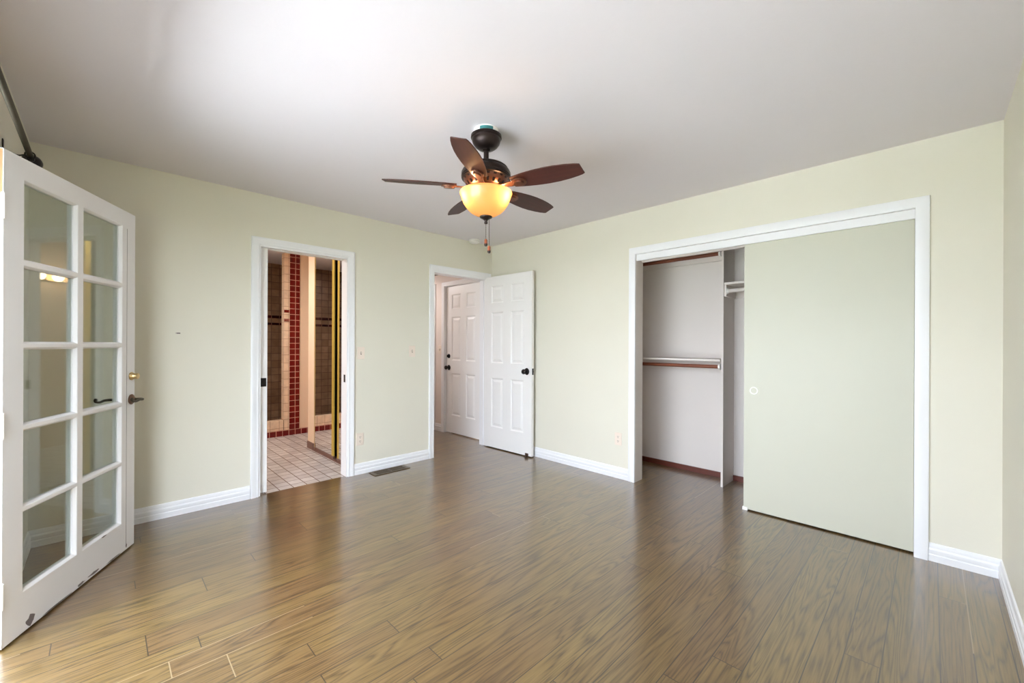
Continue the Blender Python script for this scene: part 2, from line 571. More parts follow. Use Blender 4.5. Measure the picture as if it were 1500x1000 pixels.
def wall(name, axis, p0, p1, a0, a1, z0, z1, holes, mats):
    """slab between p0 and p1 on the axis with rectangular holes; material 0 on the p1 side, 1 on the p0 side and in reveals"""
    As = sorted({a0, a1, *[h[0] for h in holes], *[h[1] for h in holes]})
    Zs = sorted({z0, z1, *[h[2] for h in holes], *[h[3] for h in holes]})
    def full(i, j):
        if i < 0 or j < 0 or i >= len(As) - 1 or j >= len(Zs) - 1:
            return False
        a = (As[i] + As[i + 1]) / 2
        z = (Zs[j] + Zs[j + 1]) / 2
        return not any(h[0] < a < h[1] and h[2] < z < h[3] for h in holes)
    mb = MB()
    def P(p, a, z):
        return (p, a, z) if axis == 'x' else (a, p, z)
    for i in range(len(As) - 1):
        for j in range(len(Zs) - 1):
            if not full(i, j):
                continue
            a, b, c, d = As[i], As[i + 1], Zs[j], Zs[j + 1]
            mb.add([P(p1, a, c), P(p1, b, c), P(p1, b, d), P(p1, a, d)], [(0, 1, 2, 3)], 0)
            mb.add([P(p0, a, c), P(p0, b, c), P(p0, b, d), P(p0, a, d)], [(0, 1, 2, 3)], 1)
            for (di, dj, q) in ((-1, 0, [(p0, a, c), (p1, a, c), (p1, a, d), (p0, a, d)]), (1, 0, [(p0, b, c), (p1, b, c), (p1, b, d), (p0, b, d)]),
                                (0, -1, [(p0, a, c), (p1, a, c), (p1, b, c), (p0, b, c)]), (0, 1, [(p0, a, d), (p1, a, d), (p1, b, d), (p0, b, d)])):
                if not full(i + di, j + dj):
                    mb.add([P(*t) for t in q], [(0, 1, 2, 3)], 1)
    return mb.build(name, mats)

def casing(name, axis, face, sgn, a0, a1, h, width, mat, left=True, right=True, prof=None):
    """mitred door casing round an opening a0..a1, height h, standing on the wall face"""
    prof = prof or [(0, 0), (0, .010), (.006, .013), (.016, .010), (.026, .014), (.040, .016), (.050, .018), (.056, .015), (.057, 0)]
    k = width / prof[-1][0]
    def P(a, z, d):
        p = face + sgn * d
        return (p, a, z) if axis == 'x' else (a, p, z)
    mb = MB()
    sections = []
    for o, d in prof:
        o *= k
        sections.append([P(a0 - (o if left else 0), 0, d), P(a0 - (o if left else 0), h + o, d), P(a1 + (o if right else 0), h + o, d), P(a1 + (o if right else 0), 0, d)])
    n = len(sections)
    vs_ = [p for s in sections for p in s]
    fs = []
    segs = ([0] if left else []) + [1] + ([2] if right else [])
    for i in range(n - 1):
        for j in segs:
            fs.append((i * 4 + j, i * 4 + j + 1, (i + 1) * 4 + j + 1, (i + 1) * 4 + j))
    if left:
        fs.append(tuple(i * 4 for i in range(n)))
    if right:
        fs.append(tuple(i * 4 + 3 for i in range(n)))
    mb.add(vs_, fs)
    return mb.build(name, mat, smooth=40)

BPROF = [(0, 0), (.013, 0), (.014, .030), (.0145, .036), (.011, .042), (.0135, .050), (.014, .066), (.009, .076), (.010, .082), (.006, .098), (.0, .103)]
def baseboard(name, runs, mat=None):
    """runs: (axis, face, sgn, a0, a1)"""
    mb = MB()
    for axis, face, sgn, a0, a1 in runs:
        n = len(BPROF)
        vs_ = []
        for a in (a0, a1):
            for d, z in BPROF:
                p = face + sgn * d
                vs_.append((p, a, z) if axis == 'x' else (a, p, z))
        fs = [(i, i + 1, n + i + 1, n + i) for i in range(n - 1)]
        fs += [tuple(range(n)), tuple(range(n, 2 * n))]
        mb.add(vs_, fs)
    return mb.build(name, mat or M_TRIM, smooth=25)

def ring_quads(mb, rects):
    """rects: list of (x0,x1,z0,z1,y) nested; joins each to the next"""
    for A, B in zip(rects[:-1], rects[1:]):
        a = [(A[0], A[4], A[2]), (A[1], A[4], A[2]), (A[1], A[4], A[3]), (A[0], A[4], A[3])]
        b = [(B[0], B[4], B[2]), (B[1], B[4], B[2]), (B[1], B[4], B[3]), (B[0], B[4], B[3])]
        mb.add(a + b, [(k, (k + 1) % 4, 4 + (k + 1) % 4, 4 + k) for k in range(4)])

def inset(r, d, y):
    return (r[0] + d, r[1] - d, r[2] + d, r[3] - d, y)

def leaf_mesh(w, h, t, cells, mode):
    """door leaf x 0..w, y 0..t, z 0..h; cells are raised panels ('panel') or glazed openings ('lite')"""
    mb = MB()
    xs = sorted({0, w, *[c[0] for c in cells], *[c[1] for c in cells]})
    zs = sorted({0, h, *[c[2] for c in cells], *[c[3] for c in cells]})
    for i in range(len(xs) - 1):
        for j in range(len(zs) - 1):
            x = (xs[i] + xs[i + 1]) / 2
            z = (zs[j] + zs[j + 1]) / 2
            if any(c[0] < x < c[1] and c[2] < z < c[3] for c in cells):
                continue
            for y in (0, t):
                mb.add([(xs[i], y, zs[j]), (xs[i + 1], y, zs[j]), (xs[i + 1], y, zs[j + 1]), (xs[i], y, zs[j + 1])], [(0, 1, 2, 3)])
    mb.add([(0, 0, 0), (w, 0, 0), (w, t, 0), (0, t, 0), (0, 0, h), (w, 0, h), (w, t, h), (0, t, h)],
           [(0, 1, 2, 3), (4, 5, 6, 7), (0, 3, 7, 4), (1, 2, 6, 5)])
    for c in cells:
        r = (*c, 0)
        if mode == 'panel':
            for (y, s) in ((0, 1), (t, -1)):
                q = (*c, y)
                rs = [q, inset(q, .006, y + s * .004), inset(q, .012, y + s * .010), inset(q, .020, y + s * .010), inset(q, .046, y + s * .002)]
                ring_quads(mb, rs)
                e = rs[-1]
                mb.add([(e[0], e[4], e[2]), (e[1], e[4], e[2]), (e[1], e[4], e[3]), (e[0], e[4], e[3])], [(0, 1, 2, 3)])
        else:
            ring_quads(mb, [(*c, 0), inset((*c, 0), .003, .002), inset((*c, 0), .010, .013), inset((*c, 0), .010, t - .013), inset((*c, 0), .003, t - .002), (*c, t)])
    return mb

def catmull(pts, n=6):
    P = [Vector(p) for p in pts]
    P = [P[0] * 2 - P[1]] + P + [P[-1] * 2 - P[-2]]
    out = []
    for i in range(1, len(P) - 2):
        for k in range(n):
            t = k / n
            a, b, c, d = P[i - 1], P[i], P[i + 1], P[i + 2]
            out.append(0.5 * ((2 * b) + (c - a) * t + (2 * a - 5 * b + 4 * c - d) * t * t + (3 * b - a - 3 * c + d) * t ** 3))
    out.append(P[-2])
    return out

def copy_tree(o, parent=None):
    c = o.copy()
    COL.objects.link(c)
    if parent is not None:
        c.parent = parent
    for ch in list(o.children):
        copy_tree(ch, c)
    return c

# ------------------------------------------------------------------ room shell
LA, LB = 3.724, 4.072
T = 0.115
S(boxes('floor', [(-.83, LA + .12, 0, LB + .12, -.10, 0), (-.83, 1.04, -2.62, 0, -.10, 0), (1.04, LA + .12, -.035, 0, -.10, 0)], M_FLOOR),
  'dark brown stained oak plank floor running into closet and hall', 'floor')
S(boxes('floor_bathroom', [(1.04, 3.62, -2.30, -.036, -.10, 0), (1.0, 3.0, -3.30, -2.30, -.10, 0.06)], M_BTILE),
  'pale beige square tile floor of the bathroom', 'floor')
S(boxes('ceiling', [(-.83, LA + .12, 0, LB + .12, H, H + .1), (-.83, LA + .12, -3.32, 0, H, H + .1)], M_CEIL),
  'smooth off-white ceiling above the bedroom', 'ceiling')
S(wall('wall_back', 'y', -T, 0, -T, LA + .12, 0, H, [(1.787, 2.513, 0, 2.035), (.075, .850, 0, 2.035)], [M_WALL, M_PEACH]),
  'pale green wall with the bathroom and hall doorways', 'wall')
S(wall('wall_right', 'x', -T, 0, 0, LB, 0, H, [(1.935, 3.737, 0, 2.048)], [M_WALL, M_CLOSET]),
  'pale green wall around the closet opening', 'wall')
S(wall('wall_left', 'x', LA, LA + .12, -T, LB + .12, 0, H, [(1.19, 2.95, 0, 2.04), (3.10, 3.95, .90, 2.06)], [M_STUCCO, M_WALL]),
  'pale green wall with the garden doorway behind the glazed door', 'wall')
S(wall('wall_front', 'y', LB, LB + .12, -.83, LA, 0, H, [], [M_STUCCO, M_WALL]),
  'pale green wall at the right edge of the picture', 'wall')
# hall
S(wall('wall_hall_right', 'x', -T, 0, -2.5, -T, 0, H, [(-1.005, -.215, 0, 2.05), (-2.02, -1.25, 0, 2.05)], [M_HALL, M_HALL]),
  'cream hall wall holding the closed six-panel door', 'wall')
S(boxes('wall_hall_leak_block', [(-.34, -.28, -2.62, -T, -.1, H), (-.28, -.10, -2.62, -2.55, -.1, H)], M_HALL), 'cream wall added behind the closed hall doors to block stray sky light', 'wall')  # unseen slabs added to stop sky light leaking under the door
S(boxes('wall_hall_end', [(-.1, 1.1, -2.62, -2.5, 0, H)], M_HALL), 'cream wall at the far end of the hall', 'wall')
S(boxes('wall_hall_left', [(1.0, 1.12, -2.5, -T, 0, H)], M_HALL), 'cream wall on the left side of the hall', 'wall')
S(boxes('ceiling_hall', [(0, 1.0, -2.5, -T, 2.215, H)], M_HALL), 'low cream ceiling of the hall', 'ceiling')
# bathroom
S(boxes('wall_bathroom_right', [(1.13, 1.60, -1.20, -T, 0, H)], M_BLACK), 'solid block behind the mirrored sliding doors, painted black for the closet shade', 'wall')
S(boxes('wall_bathroom_nib', [(1.13, 1.67, -1.40, -1.205, 0, H)], M_PEACH), 'narrow peach wall end beside the mirrored doors', 'wall')
S(wall('wall_bathroom_back', 'y', -2.37, -2.27, 1.12, 3.55, 0, H, [(1.685, 2.75, 0, H)], [M_PEACH, M_STILE_B]),
  'peach bathroom wall beside the red tile column', 'wall')
S(wall('wall_bathroom_left', 'x', 3.5, 3.6, -2.27, -T, 0, H, [(-2.12, -1.84, 1.20, 1.95)], [M_STUCCO, M_PEACH]),
  'peach bathroom wall with small window', 'wall')
S(boxes('wall_shower_back', [(1.1, 3.0, -3.3, -3.2, 0, H)], M_STILE_B), 'brown tiled back wall of the shower', 'wall')
S(boxes('wall_shower_side', [(1.1, 1.2, -3.2, -2.37, 0, H), (2.85, 2.95, -3.2, -2.37, 0, H)], M_STILE_S), 'brown tiled side walls of the shower', 'wall')
# closet interior
S(boxes('wall_closet_back', [(-.83, -.71, 1.38, LB, 0, H)], M_CLOSET), 'off-white back wall of the closet', 'wall')
S(boxes('wall_closet_side', [(-.71, -T, 1.38, 1.44, 0, H)], M_CLOSET), 'off-white left side wall inside the closet', 'wall')

# ------------------------------------------------------------------ trim of the bedroom
S(baseboard('baseboard_back', [('y', 0, 1, 2.573, LA), ('y', 0, 1, .909, 1.727)]), 'white moulded baseboard along the bathroom doorway wall', 'baseboard')
S(baseboard('baseboard_right', [('x', 0, 1, .0, 1.873), ('x', 0, 1, 3.797, LB)]), 'white moulded baseboard along the closet wall', 'baseboard')
S(baseboard('baseboard_left', [('x', LA, -1, 0.014, 1.10)]), 'white moulded baseboard behind the glazed door', 'baseboard')
S(baseboard('baseboard_front', [('y', LB, -1, .014, LA)]), 'white moulded baseboard at the right picture edge', 'baseboard')
S(casing('trim_1', 'y', 0, 1, 1.787, 2.513, 2.033, .057, M_TRIM), 'white moulded casing round the bathroom doorway', 'door casing')
S(casing('trim_2', 'y', 0, 1, .088, .845, 2.033, .062, M_TRIM), 'white moulded casing round the hall doorway', 'door casing')
S(casing('trim_3', 'x', 0, 1, 1.937, 3.735, 2.046, .062, M_TRIM, prof=[(0, 0), (0, .016), (.004, .019), (.050, .019), (.056, .016), (.057, 0)]),
  'flat white casing round the wide closet opening', 'door casing')
S(casing('trim_4', 'x', LA, -1, 1.17, 2.97, 2.05, .057, M_TRIM, left=False), 'white casing round the garden doorway', 'door casing')
# jamb linings
S(boxes('trim_5', [(1.787, 1.800, -T - .004, .002, 0, 2.033), (2.500, 2.513, -.030, .002, 0, 2.033), (2.500, 2.513, -T - .004, -.082, 0, 2.033),
                   (1.800, 2.500, -.030, .002, 2.016, 2.033), (1.800, 2.500, -T - .004, -.082, 2.016, 2.033)], M_TRIM),
  'white split jamb lining of the bathroom pocket doorway', 'door jamb')
S(boxes('trim_6', [(.076, .088, -T - .004, .002, 0, 2.033), (.845, .849, -T - .004, .002, 0, 2.033), (.088, .845, -T - .004, .002, 2.014, 2.033),
                   (.088, .098, -T, -.048, 0, 2.014), (.835, .845, -T, -.048, 0, 2.014)], M_TRIM),
  'white jamb lining of the hall doorway', 'door jamb')
S(boxes('trim_7', [(-T - .010, .002, 1.936, 1.938, 0, 2.046), (-T - .010, .002, 3.735, 3.737, 0, 2.046), (-T - .01, -.105, 1.938, 3.735, 1.99, 2.046)], M_CLOSET),
  'cream jamb lining inside the closet opening', 'door jamb')
S(boxes('trim_8', [(-.026, -.008, 1.938, 3.735, 1.990, 2.046)], M_TRIM), 'white fascia board hiding the sliding door track', 'fascia board')
S(boxes('trim_9', [(-.71, -.695, 1.44, 2.514, 0, .048), (-.71, -.695, 2.534, LB, 0, .048)], M_BASEWOOD), 'reddish wooden base strip at the closet back', 'base strip')
# hall trim
S(casing('trim_10', 'x', 0, 1, -.99, -.23, 2.04, .057, M_TRIM, right=False), 'white casing round the closed hall door', 'door casing')
S(casing('trim_11', 'x', 0, 1, -2.0, -1.265, 2.04, .057, M_TRIM), 'white casing round the farther hall doorway', 'door casing')
S(boxes('trim_12', [(-T, .001, -1.004, -.99, 0, 2.05), (-T, .001, -.23, -.216, 0, 2.05), (-T, .001, -.99, -.23, 2.036, 2.05)], M_TRIM), 'white jamb of the closed hall door', 'door jamb')
S(baseboard('baseboard_hall', [('x', 0, 1, -1.208, -1.047)]), 'short white baseboard between the two hall doors', 'baseboard')
# bathroom trim
S(boxes('trim_13', [(1.495, 1.622, -2.27, -2.262, .0775, H)], M_RED), 'tall column of dark red square tiles beside the shower', 'tile column')
S(boxes('trim_14', [(1.12, 3.5, -2.262, -2.254, 0, .0775)], M_RED), 'dark red tile border along the bathroom floor', 'tile border')
S(boxes('trim_15', [(1.622, 1.685, -2.27, -2.260, .0775, H), (1.675, 1.69, -2.37, -2.262, .21, H)], M_CURB), 'beige tile edge strip of the shower opening', 'tile edge')
S(boxes('trim_16', [(1.690, 2.75, -2.37, -2.262, .0, .21)], M_CURB, bevel=.006), 'beige tiled shower curb', 'shower curb')
S(boxes('trim_17', [(1.2, 2.85, -3.2, -3.193, 1.615, 1.655), (1.2, 2.85, -3.2, -3.193, 1.512, 1.545)], M_DARKTILE), 'two dark tile bands on the shower back wall', 'tile band')
S(boxes('trim_18', [(1.622, 1.69, -2.262, -2.257, 1.645, 1.682), (1.622, 1.69, -2.262, -2.257, 1.525, 1.562)], M_RED), 'two small red tile accents on the shower edge', 'tile band')
S(boxes('trim_19', [(1.67, 1.678, -1.40, -1.205, 0, .08), (1.13, 1.678, -1.408, -1.40, 0, .08)], M_BROWNTILE), 'brown base tile at the peach wall end', 'base tile')

# ------------------------------------------------------------------ glazed garden door (open into the room)
P0, P1 = Vector((3.6909, 1.204)), Vector((3.2681, .3796))
DW = (P1 - P0).length
ang = math.atan2(*(reversed(P1 - P0)))
cols = [(.101, .428), (.466, .798)]
zcuts = [(.182, .508), (.540, .852), (.885, 1.198), (1.230, 1.545), (1.580, 1.905)]
zcuts = [(a - .012, b + .006) for a, b in zcuts]
cells = [(c[0], c[1], z[0], z[1]) for c in cols for z in zcuts]
DH = 2.000
fd = leaf_mesh(DW, DH, .045, cells, 'lite').build('door_1', M_FRENCH)
fd.location = (P0.x, P0.y, .010)
fd.rotation_euler = (0, 0, ang)
S(fd, 'white ten-pane glazed door standing open at the left', 'glazed door')
for c in cells:
    p = boxes('pane', [(c[0] + .010, c[1] - .010, .020, .025, c[2] + .010, c[3] - .010)], M_GLASS, fd)
def lever(sgn, y):
    # rose
    mb = MB()
    ax = '-y' if sgn < 0 else 'y'
    mb.lathe([(.001, 0), (.030, 0), (.031, .004), (.027, .008), (.020, .010), (.014, .014), (.011, .02), (.001, .02)], 28, ax, (0, 0, 0))
    r = mb.build('lever_rose', M_ROSE, fd, smooth=40)
    r.location = (.889, y, .884)
    mb = MB()
    y1 = sgn * .062
    pts = catmull([(0, sgn * .014, 0), (0, y1 * .8, 0), (-.012, y1, 0), (-.045, y1, .002), (-.075, y1, -.003), (-.102, y1, -.001), (-.120, y1, .004),
                   (-.128, y1, .012), (-.122, y1, .019), (-.113, y1, .015), (-.114, y1, .008)], 6)
    n = len(pts)
    rs = [.0085 - .0045 * (i / n) for i in range(n)]
    mb.tube(pts, rs, 10)
    mb.build('lever_handle', M_IRON, r, smooth=50)
lever(-1, 0)
lever(1, .045)
for sgn, y in ((-1, 0), (1, .045)):
    mb = MB()
    mb.lathe([(.001, 0), (.024, 0), (.025, .004), (.019, .012), (.017, .016), (.017, .034), (.015, .036), (.001, .036)], 28, '-y' if sgn < 0 else 'y')
    d = mb.build('deadbolt', M_BRASS, fd, smooth=40)
    d.location = (.889, y, 1.024)
for z in (.16, .84, 1.72):
    mb = MB()
    mb.box(-.0025, 0, .006, .040, z, z + .10)
    mb.tube([(-.006, -.004, z - .002), (-.006, -.004, z + .102)], .0055, 12)
    mb.build('hinge', M_WPLASTIC, fd, smooth=40)
mb = MB()   # paint worn off the bottom edge
def blob(cx, cz, w, h, seed, n=11):
    rd = random.Random(seed)
    return [(cx + w * math.cos(2 * math.pi * k / n) * rd.uniform(.6, 1.1), cz + h * math.sin(2 * math.pi * k / n) * rd.uniform(.5, 1.1)) for k in range(n)]
for cx, cz, w, h, sd in ((.145, .030, .028, .026, 1), (.46, .010, .03, .008, 2), (.56, .014, .05, .007, 3), (.64, .168, .03, .004, 4), (.846, .022, .006, .012, 5), (.30, .004, .10, .004, 6), (.72, .006, .08, .005, 7)):
    po = [(x, max(.0006, z)) for x, z in blob(cx, cz, w, h, sd)]
    n = len(po)
    mb.add([(x, -.0006, z) for x, z in po] + [(x, .0004, z) for x, z in po], [tuple(range(n)), tuple(range(n, 2 * n))[::-1]] + [(k, (k + 1) % n, n + (k + 1) % n, n + k) for k in range(n)])
tag(mb.build('chipped_paint', M_CHIP, fd), 'grey chipped paint at the bottom edge')
tag(boxes('bare_edge', [(-.0008, .0004, .002, .043, 1.80, 1.998)], M_RAW, fd), 'bare orange wood on the upper hinge edge')
boxes('astragal_groove', [(.842, .844, -.0008, .0005, .012, DH - .1)], M_CHIP, fd)

# ------------------------------------------------------------------ six-panel doors
def six_panel(name, w, h, t=.035):
    a, b, c, d = .125, .325, .450, .650
    a, b, c, d = [v * w / .77 for v in (a, b, c, d)]
    s = h / 2.055
    zs = [(.245 * s, .835 * s), (1.015 * s, 1.625 * s), (1.735 * s, 1.940 * s)]
    cells = [(x[0], x[1], z[0], z[1]) for x in ((a, b), (c, d)) for z in zs]
    return leaf_mesh(w, h, t, cells, 'panel').build(name, M_DOOR)

def knob(parent, x, y, z, sgn, mat):
    ax = '-y' if sgn < 0 else 'y'
    mb = MB()
    mb.lathe([(.001, 0), (.036, 0), (.037, .004), (.031, .008), (.015, .010), (.011, .016), (.011, .030), (.018, .036), (.027, .044), (.029, .053), (.026, .062), (.016, .068), (.001, .069)], 28, ax)
    k = mb.build('door_knob', mat, parent, smooth=40)
    k.location = (x, y, z)
    return k

# bedroom door, swung open against the closet wall
D0, D1 = Vector((.112, -.012)), Vector((.088, .752))
hd = six_panel('door_2', (D1 - D0).length, 2.025)
hd.location = (D0.x, D0.y, .012)
hd.rotation_euler = (0, 0, math.atan2(D1.y - D0.y, D1.x - D0.x))
S(hd, 'white six-panel door open against the closet wall', 'panel door')
mb = MB()
w = (D1 - D0).length
plate = [(.024 * math.cos(k * math.pi / 8) * (1.0 if k % 2 else .88), .040 * math.sin(k * math.pi / 8)) for k in range(16)]
mb.M = Matrix.Translation((w - .068, 0, .925)) @ Matrix.Rotation(R(90), 4, 'X')
mb.prism(plate, 0, .006)
esc = mb.build('knob_plate', M_BLACKM, hd, bevel=.002)
k = knob(hd, w - .068, -.004, .925, -1, M_BLACKM)
boxes('latch_plate', [(w, w + .0015, .006, .029, .89, .96), (w, w + .010, .012, .022, .918, .934)], M_BLACKM, hd)
mb = MB()
mb.lathe([(.001, 0), (.030, 0), (.030, .004), (.012, .008), (.012, .018), (.022, .022), (.022, .030), (.001, .031)], 24, 'y', (w - .068, .035, .925))
mb.build('back_knob', M_BLACKM, hd, smooth=40)
for z in (.27, 1.70):
    mb = MB()
    mb.box(-.002, 0, .002, .033, z, z + .09)
    mb.tube([(-.004, .040, z), (-.004, .040, z + .09)], .005, 10)
    mb.build('hinge', M_STEEL, hd, smooth=40)
mb = MB()
mb.box(w - .085, w - .045, -.010, 0, .002, .028)
mb.tube([(w - .065, -.010, .022), (w - .065, -.022, .010), (w - .065, -.026, -.008)], [.007, .009, .011], 10)
mb.build('door_stop', M_RUBBER, hd, smooth=40)

# closed hall door
cd = six_panel('door_3', .752, 2.018)
cd.location = (-.03, -.986, .012)
cd.rotation_euler = (0, 0, R(90))
S(cd, 'closed white six-panel door with black knob in the hall', 'panel door')
knob(cd, .062, 0, .895, -1, M_BLACKM)
mb = MB()
mb.lathe([(.001, 0), (.030, 0), (.031, .004), (.022, .014), (.020, .018), (.001, .018)], 26, '-y')
mb.box(-.004, .004, -.034, -.017, -.016, .016)
o = mb.build('deadbolt', M_BLACKM, cd, smooth=40)
o.location = (.060, 0, 1.055)
for z in (.31, 1.71):
    mb = MB()
    mb.box(.744, .7505, -.004, 0, z, z + .09)
    mb.tube([(.7515, -.006, z), (.7515, -.006, z + .09)], .0045, 10)
    mb.build('hinge', M_STEEL, cd, smooth=40)
# farther hall door
f2 = six_panel('door_4', .735, 2.018)
f2.location = (-.05, -2.0, .012)
f2.rotation_euler = (0, 0, R(90))
S(f2, 'white door beyond the hall light switch, farthest down the hall', 'panel door')

# pocket door of the bathroom, only its edge out of the wall
pd = boxes('door_5', [(2.442, 2.52, -.078, -.040, .010, 2.022)], M_DOOR, bevel=.0015)
S(pd, 'white edge of the pocket door in the bathroom doorway', 'pocket door')
mb = MB()
mb.box(2.450, 2.496, -.040, -.037, .880, .950)
mb.box(2.462, 2.484, -.038, -.0355, .900, .932)
mb.box(2.4405, 2.442, -.070, -.048, .880, .950)
tag(mb.build('pocket_latch', M_BLACKM, pd, bevel=.0008), 'black pull on the pocket door edge')
st = boxes('strike_plate', [(1.800, 1.8018, -.062, -.030, .875, .945)], M_BLACKM)
tag(st, 'black strike plate in the bathroom door jamb, right side', 'strike plate')
st2 = boxes('strike_plate', [(.8432, .8448, -.038, -.006, .90, .96)], M_BLACKM)
tag(st2, 'dark strike plate in the left jamb of the hall doorway', 'strike plate')

# closet sliding doors
sl = boxes('door_6', [(-.055, -.030, 2.813, 3.733, .010, 2.012)], M_SLIDER, bevel=.0015)
S(sl, 'plain pale green sliding door covering right side of closet', 'sliding door')
mb = MB()
mb.lathe([(.001, -.001), (.020, .000), (.022, .003), (.027, .0035), (.028, .001), (.028, -.001)], 32, 'x', (-.030, 2.880, .899))
tag(mb.build('finger_pull', M_WPLASTIC, sl, smooth=30), 'round white finger pull')
sl2 = boxes('door_7', [(-.095, -.070, 2.815, 3.733, .010, 2.012)], M_SLIDER, bevel=.0015)
S(sl2, 'second pale green sliding door hidden behind the first', 'sliding door')
S(boxes('trim_20', [(-.058, -.026, 2.806, 2.842, 0, .024)], M_WPLASTIC, bevel=.002), 'small white floor guide at the sliding door edge', 'door guide')

# mirrored bathroom closet doors
def mirror_door(name, y0, y1, label):
    r = empty(name, (1.655, y0, .02))
    S(r, label, 'mirrored door')
    L_, Hh = y1 - y0, 2.30
    boxes('mirror', [(0, .010, .004, L_ - .004, .02, Hh - .004)], M_MIRROR, r)
    mb = MB()
    if name == 'door_8':
        mb.box(-.004, .011, L_ - .055, L_, 0, Hh)
        mb.box(-.004, .011, 0, .010, 0, Hh)
    else:
        mb.box(-.004, .011, 0, .048, 0, Hh)
        mb.box(-.004, .012, L_ - .010, L_, 0, Hh)
    mb.build('gold_frame', M_GOLD, r, bevel=.002)
    mb = MB()
    mb.box(-.004, .014, 0, L_, -.008, .020)
    mb.build('bottom_rail', M_BROWNTILE, r)
    return r
mirror_door('door_8', -1.198, -.645, 'mirrored sliding door with gold stile, farther one in bathroom')
mirror_door('door_9', -.552, -.125, 'mirrored sliding door with gold stile, nearer one in bathroom')
S(boxes('trim_21', [(1.602, 1.680, -1.198, -T, 0, .012)], M_BROWNTILE), 'brown floor track under the mirrored doors', 'door track')

# bathroom window, seen only as a reflection
wn_ = empty('window_1', (3.5, -1.98, 1.20))
S(wn_, 'small bright bathroom window reflected in the glazed door', 'window')
boxes('window_frame', [(0, .05, -.14, -.11, 0, .75), (0, .05, .11, .14, 0, .75), (0, .05, -.11, .11, 0, .03), (0, .05, -.11, .11, .72, .75), (0.01, .04, -.11, .11, .365, .39)], M_TRIM, wn_)
boxes('pane', [(.02, .025, -.11, .11, .03, .72)], M_GLASS, wn_)
vl = empty('vanity_light', (3.5, -1.45, 2.0))
tag(vl, 'bathroom vanity light glowing as a reflection in the glazed door', 'vanity light')
boxes('back_plate', [(-.02, 0, -.25, .25, -.05, .05)], M_BRASS, vl, bevel=.004)
for y in (-.17, 0, .17):
    mb = MB()
    mb.lathe([(.001, -.05), (.03, -.045), (.05, -.01), (.05, .01), (.03, .045), (.001, .05)], 20, 'z', (-.07, y, 0))
    mb.build('globe', emit_mat('vanity_globe_glow', (1.0, .80, .56, 1), 5.0), vl, smooth=60)

# ------------------------------------------------------------------ ceiling fan
fan = empty('ceiling_fan', (1.873, 2.040, H))
tag(fan, 'five-blade bronze ceiling fan with glowing amber bowl light', 'ceiling fan')
mb = MB()
mb.lathe([(.001, 0), (.068, 0), (.068, -.036), (.001, -.036)], 40)
mb.build('mounting_ring', [M_WPLASTIC, M_TEAL], fan, smooth=40)
rng = MB()
rv = []
for k in range(8):
    a0 = R(18) + k * R(8)
    a1 = a0 + R(8)
    rng.add([(.0684 * math.cos(a0), .0684 * math.sin(a0), -.006), (.0684 * math.cos(a1), .0684 * math.sin(a1), -.006), (.0684 * math.cos(a1), .0684 * math.sin(a1), -.036), (.0684 * math.cos(a0), .0684 * math.sin(a0), -.036)], [(0, 1, 2, 3)])
tag(rng.build('teal_patch', M_TEAL, fan), 'teal painted patch above the canopy')
mb = MB()
mb.lathe([(.001, -.029), (.080, -.029), (.086, -.033), (.087, -.046), (.082, -.049), (.080, -.052), (.081, -.058), (.076, -.075), (.064, -.092), (.048, -.104), (.030, -.109), (.022, -.110), (.001, -.110)], 48)
mb.build('canopy', M_BRONZE, fan, smooth=35)
mb = MB()
mb.lathe([(.001, -.104), (.022, -.104), (.022, -.116), (.0145, -.120), (.0145, -.190), (.024, -.194), (.001, -.194)], 24)
mb.build('downrod', M_BRONZE, fan, smooth=35)
mb = MB()
mb.lathe([(.001, -.188), (.045, -.188), (.085, -.196), (.112, -.208), (.122, -.216), (.124, -.220), (.122, -.223), (.131, -.230), (.138, -.244), (.139, -.262), (.136, -.266), (.139, -.270), (.137, -.276), (.128, -.280), (.001, -.280)], 56)
mh = mb.build('motor_housing', M_BRONZE, fan, smooth=35)
mb = MB()
mb.lathe([(.120, -.278), (.128, -.280), (.118, -.300), (.096, -.318), (.074, -.326), (.001, -.326)], 56)
lo = mb.build('vent_ring', M_BRONZE_LAMPLIT, mh, smooth=35)
mb = MB()
for k in range(20):      # raised fins round the vent ring
    mb.M = Matrix.Rotation(2 * math.pi * k / 20, 4, 'Z')
    mb.add([(.128, -.009, -.281), (.128, .009, -.281), (.100, .006, -.319), (.100, -.006, -.319),
            (.124, -.007, -.288), (.124, .007, -.288), (.103, .005, -.321), (.103, -.005, -.321)],
           [(0, 1, 5, 4), (4, 5, 6, 7), (2, 3, 7, 6), (0, 4, 7, 3), (1, 2, 6, 5)])
mb.build('vent_fin', M_BRONZE, mh)
mb = MB()
mb.lathe([(.001, -.324), (.072, -.324), (.078, -.330), (.078, -.340), (.060, -.348), (.050, -.352), (.001, -.352)], 40)
mb.build('light_fitter', M_BRONZE_LAMPLIT, fan, smooth=35)

